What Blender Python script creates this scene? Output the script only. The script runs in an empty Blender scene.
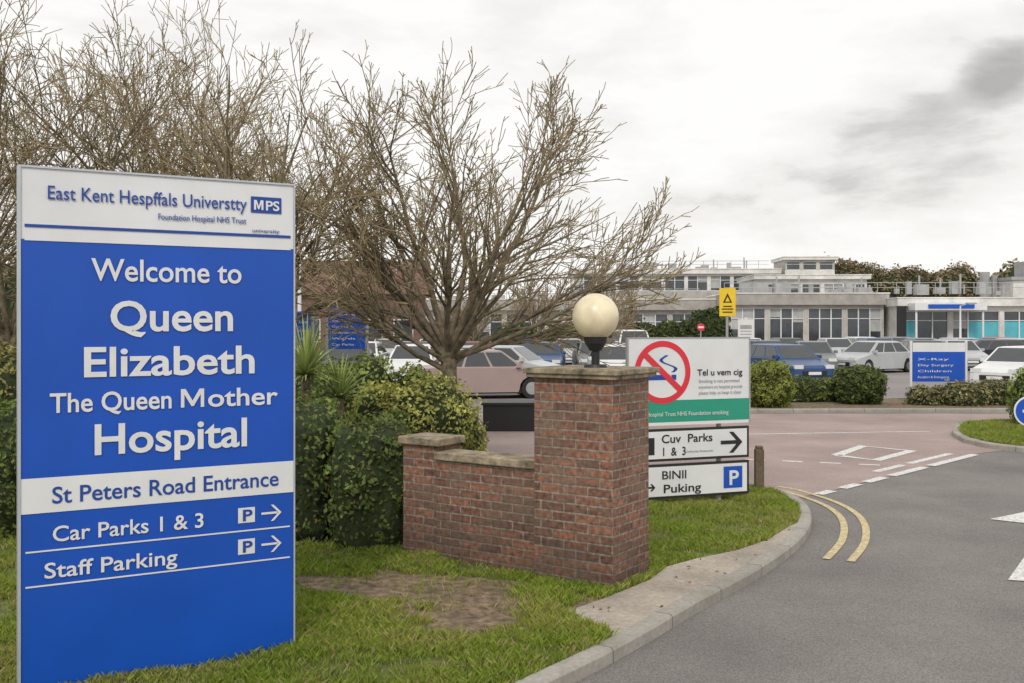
import bpy, bmesh, math, random
import numpy as np
from mathutils import Vector, Matrix, noise
from mathutils.geometry import tessellate_polygon
random.seed(7); rs=np.random.RandomState(7)
scene=bpy.context.scene
COL=scene.collection
LAWN_Z=0.09

# ------------------------------------------------------------------ materials
def nd(nt,t,**kw):
    n=nt.nodes.new(t)
    for k,v in kw.items(): setattr(n,k,v)
    return n
def mat(name,c,rough=.7,var=.15,scale=6,bump=0,bscale=60,metal=0,spec=.5,big=0,c2=None,coords='Object',bigamp=(.8,1.18)):
    m=bpy.data.materials.new(name); m.use_nodes=True; nt=m.node_tree; L=nt.links
    b=nt.nodes['Principled BSDF']; b.inputs['Roughness'].default_value=rough
    b.inputs['Metallic'].default_value=metal; b.inputs['Specular IOR Level'].default_value=spec
    tc=nd(nt,'ShaderNodeTexCoord'); n=nd(nt,'ShaderNodeTexNoise'); n.inputs['Scale'].default_value=scale
    n.inputs['Detail'].default_value=4; n.inputs['Roughness'].default_value=.65
    L.new(tc.outputs[coords],n.inputs['Vector'])
    r=nd(nt,'ShaderNodeValToRGB'); e=r.color_ramp.elements
    e[0].position=.3; e[1].position=.7
    lo=c if c2 is None else c2
    e[0].color=[max(0,x*(1-var)) for x in lo]+[1]; e[1].color=[min(1,x*(1+var)) for x in c]+[1]
    L.new(n.outputs['Fac'],r.inputs['Fac']); out=r.outputs['Color']
    if big:
        n2=nd(nt,'ShaderNodeTexNoise'); n2.inputs['Scale'].default_value=big; n2.inputs['Detail'].default_value=5; n2.inputs['Roughness'].default_value=.6
        L.new(tc.outputs[coords],n2.inputs['Vector'])
        mr=nd(nt,'ShaderNodeMapRange'); mr.inputs[1].default_value=.3; mr.inputs[2].default_value=.7; mr.inputs[3].default_value=bigamp[0]; mr.inputs[4].default_value=bigamp[1]
        L.new(n2.outputs['Fac'],mr.inputs[0])
        v=nd(nt,'ShaderNodeVectorMath',operation='SCALE'); L.new(out,v.inputs[0]); L.new(mr.outputs[0],v.inputs['Scale']); out=v.outputs[0]
    L.new(out,b.inputs['Base Color'])
    if bump:
        n3=nd(nt,'ShaderNodeTexNoise'); n3.inputs['Scale'].default_value=bscale; n3.inputs['Detail'].default_value=3
        L.new(tc.outputs[coords],n3.inputs['Vector'])
        bp=nd(nt,'ShaderNodeBump'); bp.inputs['Strength'].default_value=bump; bp.inputs['Distance'].default_value=.01
        L.new(n3.outputs['Fac'],bp.inputs['Height']); L.new(bp.outputs['Normal'],b.inputs['Normal'])
    return m
def mat_attr(name,rough=.6,trans=.25):
    m=bpy.data.materials.new(name); m.use_nodes=True; nt=m.node_tree; L=nt.links
    b=nt.nodes['Principled BSDF']; b.inputs['Roughness'].default_value=rough; b.inputs['Specular IOR Level'].default_value=.3
    a=nd(nt,'ShaderNodeAttribute',attribute_name='Col')
    L.new(a.outputs['Color'],b.inputs['Base Color'])
    if trans:
        t=nd(nt,'ShaderNodeBsdfTranslucent'); L.new(a.outputs['Color'],t.inputs['Color'])
        mx=nd(nt,'ShaderNodeMixShader'); mx.inputs[0].default_value=trans
        L.new(b.outputs[0],mx.inputs[1]); L.new(t.outputs[0],mx.inputs[2])
        L.new(mx.outputs[0],nt.nodes['Material Output'].inputs['Surface'])
    return m
def mat_brick(name,c1=(.28,.128,.080),c2=(.135,.068,.050),mortar=(.25,.215,.175),bw=.225,rh=.075,ms=.009,dirt=(.20,.165,.125),wob=.012,grime=True):
    m=bpy.data.materials.new(name); m.use_nodes=True; nt=m.node_tree; L=nt.links
    b=nt.nodes['Principled BSDF']; b.inputs['Roughness'].default_value=.9
    uv=nd(nt,'ShaderNodeUVMap')
    br=nd(nt,'ShaderNodeTexBrick'); br.inputs['Scale'].default_value=1
    br.inputs['Brick Width'].default_value=bw; br.inputs['Row Height'].default_value=rh; br.inputs['Mortar Size'].default_value=ms
    br.inputs['Mortar Smooth'].default_value=.25; br.inputs['Bias'].default_value=0
    br.inputs['Color1'].default_value=(*c1,1); br.inputs['Color2'].default_value=(*c2,1); br.inputs['Mortar'].default_value=(*mortar,1)
    nw=nd(nt,'ShaderNodeTexNoise'); nw.inputs['Scale'].default_value=9
    L.new(uv.outputs[0],nw.inputs['Vector'])
    mxv=nd(nt,'ShaderNodeVectorMath',operation='MULTIPLY_ADD'); mxv.inputs[1].default_value=(wob,wob,0)
    L.new(nw.outputs['Color'],mxv.inputs[0]); L.new(uv.outputs[0],mxv.inputs[2]); L.new(mxv.outputs[0],br.inputs['Vector'])
    n=nd(nt,'ShaderNodeTexNoise'); n.inputs['Scale'].default_value=24; n.inputs['Detail'].default_value=5; L.new(uv.outputs[0],n.inputs['Vector'])
    mr=nd(nt,'ShaderNodeMapRange'); mr.inputs[1].default_value=.3; mr.inputs[2].default_value=.7; mr.inputs[3].default_value=.5 if grime else .85; mr.inputs[4].default_value=1.55 if grime else 1.15
    L.new(n.outputs['Fac'],mr.inputs[0])
    v=nd(nt,'ShaderNodeVectorMath',operation='SCALE'); L.new(br.outputs['Color'],v.inputs[0]); L.new(mr.outputs[0],v.inputs['Scale'])
    n2=nd(nt,'ShaderNodeTexNoise'); n2.inputs['Scale'].default_value=2.6; n2.inputs['Detail'].default_value=5; n2.inputs['Roughness'].default_value=.65; L.new(uv.outputs[0],n2.inputs['Vector'])
    r2=nd(nt,'ShaderNodeMapRange'); r2.inputs[1].default_value=.44; r2.inputs[2].default_value=.70; r2.inputs[3].default_value=0; r2.inputs[4].default_value=.65
    L.new(n2.outputs['Fac'],r2.inputs[0])
    mx=nd(nt,'ShaderNodeMix',data_type='RGBA'); L.new(r2.outputs[0],mx.inputs[0]); L.new(v.outputs[0],mx.inputs[6]); mx.inputs[7].default_value=(*dirt,1)
    out=mx.outputs[2]
    if grime:
        sx_=nd(nt,'ShaderNodeSeparateXYZ'); L.new(uv.outputs[0],sx_.inputs[0])
        ad0=nd(nt,'ShaderNodeMath',operation='MULTIPLY_ADD'); L.new(n2.outputs['Fac'],ad0.inputs[0]); ad0.inputs[1].default_value=-1.0; L.new(sx_.outputs['Y'],ad0.inputs[2])
        r3=nd(nt,'ShaderNodeMapRange'); L.new(ad0.outputs[0],r3.inputs[0]); r3.inputs[1].default_value=-.35; r3.inputs[2].default_value=.25; r3.inputs[3].default_value=.58; r3.inputs[4].default_value=1.0
        v3=nd(nt,'ShaderNodeVectorMath',operation='SCALE'); L.new(out,v3.inputs[0]); L.new(r3.outputs[0],v3.inputs['Scale']); out=v3.outputs[0]
    L.new(out,b.inputs['Base Color'])
    iv=nd(nt,'ShaderNodeMath',operation='SUBTRACT'); iv.inputs[0].default_value=1; L.new(br.outputs['Fac'],iv.inputs[1])
    ad=nd(nt,'ShaderNodeMath',operation='MULTIPLY_ADD'); L.new(n.outputs['Fac'],ad.inputs[0]); ad.inputs[1].default_value=.5; L.new(iv.outputs[0],ad.inputs[2])
    bp=nd(nt,'ShaderNodeBump'); bp.inputs['Strength'].default_value=.9 if grime else .35; bp.inputs['Distance'].default_value=.012
    L.new(ad.outputs[0],bp.inputs['Height']); L.new(bp.outputs[0],b.inputs['Normal'])
    return m

M={}
M['brick']=mat_brick('red_brick')
M['brick_far']=mat_brick('brown_brick',(.2,.09,.06),(.14,.07,.05))
M['cap']=mat('weathered_coping',(.33,.27,.19),.9,.3,9,.7,50,c2=(.13,.11,.07),big=3)
M['conc']=mat('concrete_paving',(.42,.37,.31),.9,.22,22,.6,120,big=1.6,bigamp=(.68,1.15))
M['kerb']=mat_brick('kerb_stone',(.38,.355,.32),(.31,.29,.26),(.14,.13,.11),bw=.9,rh=.5,ms=.008,dirt=(.22,.205,.165),wob=.004,grime=False)
M['asphalt']=mat('asphalt',(.225,.21,.20),.9,.48,85,.8,150,big=.55,bigamp=(.74,1.16),spec=.3)
M['asphalt_pink']=mat('red_asphalt',(.37,.29,.27),.9,.22,60,.5,160,big=.5,bigamp=(.74,1.16),spec=.3)
M['carpark']=mat('ground_asphalt',(.25,.225,.22),.9,.25,40,.3,90,big=.15,spec=.3)
M['lawn']=mat('lawn_soil',(.12,.15,.035),.95,.4,14,.8,60,c2=(.12,.105,.045),big=1.2)
M['soil']=mat('soil',(.22,.16,.105),1,.3,12,1.0,70,c2=(.10,.075,.048),big=3)
M['paint_w']=mat('road_paint_white',(.74,.74,.72),.8,.2,26,.2,100,c2=(.46,.45,.43))
M['paint_y']=mat('road_paint_yellow',(.64,.52,.27),.8,.25,30,.2,100,c2=(.36,.32,.22))
M['blue']=mat('sign_blue',(.004,.078,.47),.36,.06,1.5,big=.8,bigamp=(.93,1.08))
M['blue2']=mat('sign_blue_dark',(.01,.06,.32),.4,.05,3)
M['white']=mat('sign_white',(.74,.75,.765),.4,.05,2,big=.9,bigamp=(.92,1.03))
M['frame']=mat('aluminium_frame',(.52,.55,.6),.4,.06,6,metal=.4)
M['grey']=mat('grey_metal',(.33,.34,.35),.5,.1,8)
M['black']=mat('black_paint',(.015,.016,.018),.5,.1,8)
M['green']=mat('sign_green',(.02,.30,.20),.4,.05,3)
M['red']=mat('sign_red',(.68,.03,.05),.4,.05,3)
M['yellow']=mat('sign_yellow',(.8,.55,.02),.4,.05,3)
M['globe']=mat('opal_globe',(.76,.66,.46),.3,.08,5,big=3)
M['wood']=mat('weathered_wood',(.14,.105,.07),.9,.35,18,.6,60)
M['bark']=mat('bark',(.21,.17,.115),.95,.4,9,1,35,c2=(.11,.09,.06))
M['twig']=mat('twig',(.30,.24,.14),.9,.35,5)
M['leaf']=mat_attr('leaf')
M['grass']=mat_attr('grass_blade',.6,.35)
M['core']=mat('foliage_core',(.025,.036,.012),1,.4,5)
M['wallw']=mat('white_render',(.68,.67,.64),.8,.12,1.2,big=.3)
M['walls']=mat('stone_panel',(.46,.44,.40),.85,.15,1.2,big=.3)
M['fascia']=mat('roof_fascia',(.36,.345,.32),.7,.2,1.5)
M['roofg']=mat('felt_roof',(.34,.34,.34),.8,.2,1)
M['tile']=mat('brown_roof_tile',(.16,.09,.07),.9,.25,2.5,.4,6)
M['glass']=mat('window_glass',(.05,.06,.07),.08,.5,.5,spec=.8)
M['blind']=mat('window_blind',(.42,.43,.42),.7,.2,1)
M['turq']=mat('turquoise_panel',(.10,.46,.54),.5,.12,1)
M['tyre']=mat('tyre_rubber',(.02,.02,.02),.8,.1,8)
M['hub']=mat('wheel_alloy',(.45,.46,.47),.35,.1,8,metal=.6)
M['cglass']=mat('car_glass',(.03,.035,.04),.05,.2,2,spec=.9)
M['lampw']=mat('headlamp',(.7,.72,.72),.1,.05,5)
M['lampr']=mat('tail_lamp',(.45,.02,.02),.2,.05,5)

# ------------------------------------------------------------------ mesh helpers
def link(o,parent=None):
    COL.objects.link(o)
    if parent: o.parent=parent
    return o
def empty(name,loc=(0,0,0),rz=0):
    e=bpy.data.objects.new(name,None); e.location=loc; e.rotation_euler=(0,0,rz); e.empty_display_size=.2
    return link(e)
def mobj(name,v,f,mats,parent=None,mi=None,smooth=False,uv=True):
    me=bpy.data.meshes.new(name); me.from_pydata([tuple(x) for x in v],[],f); me.update()
    if not isinstance(mats,(list,tuple)): mats=[mats]
    for m in mats: me.materials.append(m)
    if mi is not None:
        me.polygons.foreach_set('material_index',mi)
    if smooth: me.polygons.foreach_set('use_smooth',[True]*len(me.polygons))
    if uv:
        lay=me.uv_layers.new(name='UVMap')
        for p in me.polygons:
            n=p.normal; a=[abs(n.x),abs(n.y),abs(n.z)]; k=a.index(max(a))
            for li in p.loop_indices:
                c=me.vertices[me.loops[li].vertex_index].co
                lay.data[li].uv=((c.y+.11,c.z) if k==0 else (c.x,c.z) if k==1 else (c.x,c.y))
    return link(bpy.data.objects.new(name,me),parent)
class MB:
    def __init__(s): s.v=[];s.f=[]
    def box(s,x0,x1,y0,y1,z0,z1):
        n=len(s.v); s.v+=[(x0,y0,z0),(x1,y0,z0),(x1,y1,z0),(x0,y1,z0),(x0,y0,z1),(x1,y0,z1),(x1,y1,z1),(x0,y1,z1)]
        s.f+=[[n+i for i in q] for q in ((0,3,2,1),(4,5,6,7),(0,1,5,4),(1,2,6,5),(2,3,7,6),(3,0,4,7))]; return s
    def quad(s,*p):
        n=len(s.v); s.v+=list(p); s.f.append(list(range(n,n+len(p)))); return s
    def cyl(s,a,b,r,r2=None,k=10,caps=True):
        a=Vector(a);b=Vector(b);r2=r if r2 is None else r2
        d=(b-a).normalized(); u=d.orthogonal().normalized(); w=d.cross(u); n=len(s.v)
        for p,rr in((a,r),(b,r2)):
            for i in range(k):
                t=2*math.pi*i/k; s.v.append(tuple(p+rr*(math.cos(t)*u+math.sin(t)*w)))
        for i in range(k): s.f.append([n+i,n+(i+1)%k,n+k+(i+1)%k,n+k+i])
        if caps: s.f.append([n+i for i in range(k)][::-1]); s.f.append([n+k+i for i in range(k)])
        return s
    def obj(s,name,m,parent=None,bevel=0,smooth=False):
        o=mobj(name,s.v,s.f,m,parent,smooth=smooth)
        if bevel:
            b=o.modifiers.new('b','BEVEL'); b.width=bevel; b.segments=2
        return o
def poly_sheet(name,pts,z,m,parent=None):
    pts=[Vector((p[0],p[1],z)) for p in pts]
    tri=tessellate_polygon([pts])
    f=[]
    for t in tri:
        a,b,c=[pts[i] for i in t]
        f.append(list(t) if (b-a).cross(c-a).z>0 else list(t)[::-1])
    return mobj(name,pts,f,m,parent)
def catmull(P,n=8):
    P=[Vector(p) for p in P]; out=[]
    for i in range(len(P)-1):
        a=P[max(i-1,0)];b=P[i];c=P[i+1];d=P[min(i+2,len(P)-1)]
        for k in range(n):
            t=k/n; out.append(.5*((2*b)+(c-a)*t+(2*a-5*b+4*c-d)*t*t+(3*b-3*c+d-a)*t**3))
    out.append(P[-1]); return out
def offset(P,w):
    o=[]
    for i,p in enumerate(P):
        t=(P[min(i+1,len(P)-1)]-P[max(i-1,0)]).normalized(); o.append(p+Vector((-t.y,t.x))*w)
    return o
def strip(name,P,w,z,m,parent=None,off=0):
    A=offset(P,off-w/2);B=offset(P,off+w/2);v=[];f=[]
    for a,b in zip(A,B): v+=[(a.x,a.y,z),(b.x,b.y,z)]
    for i in range(len(P)-1): f.append([2*i,2*i+2,2*i+3,2*i+1])
    return mobj(name,v,f,m,parent)
def kerb(name,P,w=.13,h=.10,closed=False):
    if closed: P=P+[P[0]]
    B=offset(P,w); C=offset(P,.015); v=[];f=[];uvs=[];s=0;S=[]
    for i,(a,b,c) in enumerate(zip(P,B,C)):
        if i: s+=(P[i]-P[i-1]).length
        S.append(s)
        v+=[(a.x,a.y,-.02),(a.x,a.y,h-.02),(c.x,c.y,h),(b.x,b.y,h),(b.x,b.y,-.02)]
    me_uv=[0,.10,.13,.25,.4]
    for i in range(len(P)-1):
        for k in range(4):
            f.append([5*i+k,5*i+5+k,5*i+6+k,5*i+k+1]); uvs+=[(S[i],me_uv[k]),(S[i+1],me_uv[k]),(S[i+1],me_uv[k+1]),(S[i],me_uv[k+1])]
    o=mobj(name,v,f,M['kerb']); lay=o.data.uv_layers[0]
    for i,u in enumerate(uvs): lay.data[i].uv=(u[0],u[1]+.06)
    return o
def inpoly(X,Y,P):
    ins=np.zeros(len(X),bool); n=len(P)
    for i in range(n):
        x1,y1=P[i][0],P[i][1]; x2,y2=P[(i+1)%n][0],P[(i+1)%n][1]
        if y1==y2: continue
        c=((y1>Y)!=(y2>Y))&(X<(x2-x1)*(Y-y1)/(y2-y1)+x1); ins^=c
    return ins
def fast_mesh(name,V,nper,colors,m,parent=None):
    me=bpy.data.meshes.new(name); N=len(V)//nper
    me.vertices.add(len(V)); me.vertices.foreach_set('co',V.astype(np.float32).ravel())
    me.loops.add(len(V)); me.loops.foreach_set('vertex_index',np.arange(len(V),dtype=np.int32))
    me.polygons.add(N); me.polygons.foreach_set('loop_start',np.arange(0,len(V),nper,dtype=np.int32))
    me.update(calc_edges=True)
    a=me.color_attributes.new('Col','FLOAT_COLOR','POINT')
    c=np.ones((len(V),4),np.float32); c[:,:3]=np.repeat(colors,nper,0); a.data.foreach_set('color',c.ravel())
    me.materials.append(m); return link(bpy.data.objects.new(name,me),parent)

def text(s,x,z,w,cap,parent,m,y,bold=.012,align='LEFT',name=None,maxx=None):
    cu=bpy.data.curves.new('lettering','FONT'); cu.body=s; cu.size=1; cu.offset=bold; cu.extrude=.001; cu.resolution_u=4
    cu.materials.append(m)
    o=bpy.data.objects.new(name or 'lettering',cu); link(o,parent)
    bpy.context.view_layer.update()
    W=max(o.dimensions.x,.01)
    sy=cap/.72; sx=w/W if w else sy*.95
    o.scale=(sx,sy,1); o.rotation_euler=(math.pi/2,0,0); o.location=(x,y,z)
    return o
def letter_M(x,z,w,h,t,parent,m,y):
    P=[(0,0),(0,h),(1.35*t,h),(w/2,h*.36),(w-1.35*t,h),(w,h),(w,0),(w-t,0),(w-t,.70*h),(w/2+.32*t,.06*h),(w/2-.32*t,.06*h),(t,.70*h),(t,0)]
    V=[Vector((a,b,0)) for a,b in P]; tri=tessellate_polygon([V]); f=[]
    pts=[Vector((x+a,y,z+b)) for a,b in P]
    for q in tri:
        a,b,c=[pts[i] for i in q]; f.append(list(q) if (b-a).cross(c-a).y<0 else list(q)[::-1])
    return mobj('lettering',pts,f,m,parent)
def arrow(parent,x,z,L,t,m,y,head=.5):
    mb=MB(); h=L*head
    mb.quad((x,y,z-t/2),(x+L*.8,y,z-t/2),(x+L*.8,y,z+t/2),(x,y,z+t/2))
    mb.quad((x+L,y-.001,z),(x+L-h,y-.001,z+h),(x+L-h-t*1.3,y-.001,z+h),(x+L-t*1.4,y-.001,z))
    mb.quad((x+L,y-.0012,z),(x+L-t*1.4,y-.0012,z),(x+L-h-t*1.3,y-.0012,z-h),(x+L-h,y-.0012,z-h))
    return mb.obj('arrow',m,parent)

# ------------------------------------------------------------------ ground, roads
g=MB().quad((-600,-100,0),(600,-100,0),(600,900,0),(-600,900,0)).obj('ground',M['carpark'])
poly_sheet('road',[(-60,-20),(80,-20),(80,24.6),(-40,25.5),(-60,25.5)],.004,M['asphalt'])
poly_sheet('side_road',[(1,13.2),(3.6,12.7),(4.0,13.0),(8.0,17.1),(12,19.6),(30,22),(30,24.6),(-12,24.8),(-12,22),(-2,18),(0,14)],.008,M['asphalt_pink'])
KP=[(-9,-.5),(-4,1.9),(-1.5,3.9),(-.3,5.3),(.387,6.145),(.872,6.81),(1.44,7.67),(2.16,8.70),(2.84,9.87),(3.28,10.95),(3.50,12.02),(3.40,12.9),(3.0,13.45),(2.3,13.75),(1.1,14.2),(.2,15),(-.5,17),(-2.2,19.5),(-6,22),(-15,24),(-40,25)]
kp=catmull(KP,10); kerb('kerb',kp)
inner=offset(kp,.125)
lawn_poly=[(p.x,p.y) for p in inner]+[(-60,25),(-60,-2)]
poly_sheet('lawn',lawn_poly,LAWN_Z,M['lawn'])
edge=[(p.x,p.y) for p in offset(kp,.07) if 6.7<p.y<10.9 and p.x>0]
path_poly=[(.36,7.30),(.72,7.72),(1.14,8.27),(1.35,8.72),(1.64,9.0),(2.1,9.35),(2.5,9.8),(2.86,10.4)]+edge[::-1]
poly_sheet('pavement',path_poly,LAWN_Z+.005,M['conc'])
soil_c=[(-1.0,8.54),(-.35,8.34),(.25,8.1),(.67,7.59),(.35,7.25),(-.08,6.93),(-.56,6.8),(-.85,7.18),(-.99,7.6),(-1.45,7.85),(-1.79,8.3),(-1.5,8.65)]
sp=[Vector(p) for p in soil_c]; sp=catmull(sp+[sp[0]],6)[:-1]
soil_poly=[(p.x+.12*noise.noise(Vector((p.x*5,p.y*5,1))),p.y+.12*noise.noise(Vector((p.x*5,p.y*5,9)))) for p in sp]
poly_sheet('soil_patch',soil_poly,LAWN_Z+.004,M['soil'])

isl=[Vector(p) for p in [(8.4,18.6),(8.55,17.6),(9.4,16.9),(12,16.6),(20,17.5),(24,19),(22,22),(14,22.6),(10.2,21.8),(8.9,20.2)]]
isl=catmull(isl+[isl[0]],6)[:-1]
kerb('kerb',isl,closed=True)
island_poly=[(p.x,p.y) for p in offset(isl,.12)]
poly_sheet('grass_island',island_poly,LAWN_Z,M['lawn'])
ver=[Vector(p) for p in [(3,24.9),(9,25.1),(13.6,25.3),(14.3,26.5),(14,28.6),(9,28.9),(3,28.7),(2.4,26.5)]]
ver=catmull(ver+[ver[0]],5)[:-1]
kerb('kerb',ver,closed=True)
poly_sheet('planting_verge',[(p.x,p.y) for p in offset(ver,.12)],LAWN_Z,M['soil'])

rm=empty('road_markings')
yin=catmull([(3.42,13.45),(3.62,13.1),(3.80,12.2),(3.72,11.28),(3.38,10.23),(2.94,9.36)],8)
strip('yellow_line',yin,.075,.012,M['paint_y'],rm)
strip('yellow_line',yin,.075,.012,M['paint_y'],rm,off=.22)
A=Vector((3.96,12.94));D=Vector((3.87,3.98));nrm=Vector((-D.y,D.x)).normalized()
for a,b in((0,.07),(.12,.21),(.25,.36),(.40,.62),(.66,1.0)):
    strip('give_way_dash',[A+D*a,A+D*b],.15,.012,M['paint_w'],rm)
for a,b in((.44,.62),(.66,.97)):
    strip('give_way_dash',[A+D*a+nrm*.34,A+D*b+nrm*.34],.13,.012,M['paint_w'],rm)
tri=[Vector((5.45,16.8)),Vector((6.35,18.1)),Vector((6.95,17.4)),Vector((5.9,16.2)),Vector((5.45,16.8))]
strip('give_way_triangle',tri,.2,.013,M['paint_w'],rm)
for a in(0,.55,1.1,1.65): strip('junction_dash',[Vector((3.8+a,16.3-a*.35)),Vector((4.1+a,16.2-a*.35))],.12,.012,M['paint_w'],rm)
strip('edge_line',[Vector((4.4,20)),Vector((8.6,20.6))],.09,.012,M['paint_w'],rm)
poly_sheet('arrow_head',[(5.39,11.28),(6.5,10.35),(6.55,12.1)],.012,M['paint_w'],rm)
poly_sheet('arrow_shaft',[(6.5,11.05),(8.6,10.95),(8.6,11.25),(6.5,11.35)],.0125,M['paint_w'],rm)
poly_sheet('arrow_head',[(4.26,8.59),(5.5,8.2),(5.35,10.2)],.012,M['paint_w'],rm)
poly_sheet('arrow_shaft',[(5.4,9.05),(7.4,8.8),(7.4,9.1),(5.4,9.35)],.0125,M['paint_w'],rm)

# ------------------------------------------------------------------ grass blades
def blades(name,x0,x1,y0,y1,dens,poly,excl,h=(.03,.065),sparse=None):
    n=int((x1-x0)*(y1-y0)*dens); X=rs.uniform(x0,x1,n);Y=rs.uniform(y0,y1,n)
    k=inpoly(X,Y,poly)
    for e in excl: k&=~inpoly(X,Y,e)
    nz=np.array([noise.noise(Vector((x*1.7,y*1.7,0)))+.5*noise.noise(Vector((x*6,y*6,3))) for x,y in zip(X,Y)])
    n3=np.array([noise.noise(Vector((x*.9+7,y*.9,5)))+.6*noise.noise(Vector((x*3.1,y*3.1,8))) for x,y in zip(X,Y)])
    if sparse:
        s=inpoly(X,Y,sparse); k&=(~s)|((rs.rand(n)<.06)|((nz>.2)&(rs.rand(n)<.6)))
    k&=rs.rand(n)<np.clip(.8+nz*1.3,.10,1)
    X=X[k];Y=Y[k];nz=nz[k];n3=n3[k]
    n=len(X)
    H=rs.uniform(h[0],h[1],n)*(1+.7*np.clip(nz,-.6,.9)); a=rs.uniform(0,2*np.pi,n); w=rs.uniform(.0025,.0045,n)
    dx=np.cos(a)*w;dy=np.sin(a)*w; b=rs.uniform(0,2*np.pi,n); ln=rs.uniform(.2,1.0,n)*H
    V=np.zeros((n,4,3)); Z=LAWN_Z
    V[:,0]=np.stack([X-dx,Y-dy,np.full(n,Z)],1);V[:,1]=np.stack([X+dx,Y+dy,np.full(n,Z)],1)
    mx=X+np.cos(b)*ln*.35;my=Y+np.sin(b)*ln*.35
    V[:,2]=np.stack([X+np.cos(b)*ln+dx*.2,Y+np.sin(b)*ln+dy*.2,Z+H],1)
    V[:,3]=np.stack([mx-dx*.8,my-dy*.8,Z+H*.6],1)
    r=rs.rand(n,1); t=np.clip(.5+nz[:,None]*.9,0,1); t3=np.clip(.4+n3[:,None]*1.3,0,1)
    c=np.array([.20,.29,.035])*(1-t)+np.array([.29,.39,.05])*t
    c=c*(1-.6*t3)+np.array([.39,.40,.10])*.6*t3
    c=c*(.6+.7*r); dry=(rs.rand(n,1)<.07+.12*t3); c=np.where(dry,np.array([.45,.37,.19]),c)
    return fast_mesh(name,V.reshape(-1,3),4,c,M['grass'])
blades('grass',-4.2,1.3,4.6,9.5,8500,lawn_poly,[path_poly],sparse=soil_poly)
blades('grass',1.1,3.5,8.3,14.0,6000,lawn_poly,[path_poly],h=(.03,.06))
blades('grass',-7,-3.9,5,10.5,2500,lawn_poly,[],h=(.04,.07))
blades('grass',8.4,13,16.6,22.4,1800,island_poly,[],h=(.05,.09))
n=340; X=rs.uniform(-3.5,3,n);Y=rs.uniform(5.4,11,n); k=inpoly(X,Y,lawn_poly); X=X[k];Y=Y[k]; n=len(X)
a=rs.uniform(0,6.28,n); s=rs.uniform(.012,.024,n); Z=np.where(inpoly(X,Y,soil_poly)|inpoly(X,Y,path_poly),LAWN_Z+.012,LAWN_Z+.045)
V=np.stack([np.stack([X+s*np.cos(a+q)*e,Y+s*np.sin(a+q)*e,Z+.008*np.sin(q*2+a)],1) for q,e in((0,1),(1.57,.55),(3.14,1),(4.71,.55))],1)
fast_mesh('fallen_leaves',V.reshape(-1,3),4,np.array([.26,.17,.08])*rs.uniform(.5,1.5,(n,1)),M['leaf'])

# ------------------------------------------------------------------ foliage
def leafmass(name,blobs,n,size,c1,c2,p=2.5,core=True,lump=.16,lf=1.6,depth=.22,dead=0.0,corescale=.86):
    root=empty(name,(blobs[0][0],blobs[0][1],0)); ox,oy=blobs[0][0],blobs[0][1]
    areas=np.array([b[3]*b[4]+b[4]*b[5]+b[3]*b[5] for b in blobs]); cnt=(n*areas/areas.sum()).astype(int)
    PV=[];NV=[];CV=[];cv=[];cf=[]
    for b,k in zip(blobs,cnt):
        c=np.array(b[:3]);R=np.array(b[3:6])
        d=rs.normal(size=(k,3)); d/=np.linalg.norm(d,axis=1)[:,None]
        r=(np.abs(d)**p).sum(1)**(-1/p)
        pos=d*r[:,None]*R
        nz=np.array([noise.noise(Vector((q+c)*lf))+.5*noise.noise(Vector((q+c)*lf*2.7)) for q in pos])
        s=(1+lump*nz)*(1-depth*rs.rand(k)**2)
        s=s*np.where(rs.rand(k)<.08,1+rs.rand(k)*.13,1)
        W=pos*s[:,None]+c; keep=W[:,2]>LAWN_Z*.5
        nn=d/R; nn/=np.linalg.norm(nn,axis=1)[:,None]
        shade=.55+.85*np.clip(nz+.35,0,1)+rs.uniform(-.2,.25,k)
        t=rs.rand(k,1)
        col=(np.array(c1)*(1-t)+np.array(c2)*t)*np.clip(shade,.3,1.6)[:,None]
        if dead: dm=rs.rand(k,1)<dead; col=np.where(dm,np.array([.26,.18,.08]),col)
        PV.append(W[keep]);NV.append(nn[keep]);CV.append(col[keep])
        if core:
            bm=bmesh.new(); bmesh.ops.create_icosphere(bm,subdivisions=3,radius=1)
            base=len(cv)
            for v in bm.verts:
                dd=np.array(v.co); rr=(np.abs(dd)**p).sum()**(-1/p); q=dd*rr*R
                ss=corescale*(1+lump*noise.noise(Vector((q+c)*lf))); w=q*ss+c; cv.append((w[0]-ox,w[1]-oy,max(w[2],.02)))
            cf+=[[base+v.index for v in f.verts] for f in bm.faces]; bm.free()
    P=np.concatenate(PV);N=np.concatenate(NV);C=np.concatenate(CV);k=len(P)
    N=N+rs.normal(size=(k,3))*.55; N/=np.linalg.norm(N,axis=1)[:,None]
    T=np.cross(N,rs.normal(size=(k,3))); T/=np.linalg.norm(T,axis=1)[:,None]; B=np.cross(N,T)
    s=size*rs.uniform(.6,1.3,(k,1)); P=P-np.array([ox,oy,0])
    V=np.stack([P-T*s,P+B*s*.55-N*s*.15,P+T*s,P-B*s*.55-N*s*.15],1)
    fast_mesh('leaves',V.reshape(-1,3),4,C,M['leaf'],root)
    if core: mobj('dark_core',cv,cf,M['core'],root,uv=False)  # solid core added to block gaps between leaves, inner shade put into its dark colour
    return root

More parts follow.
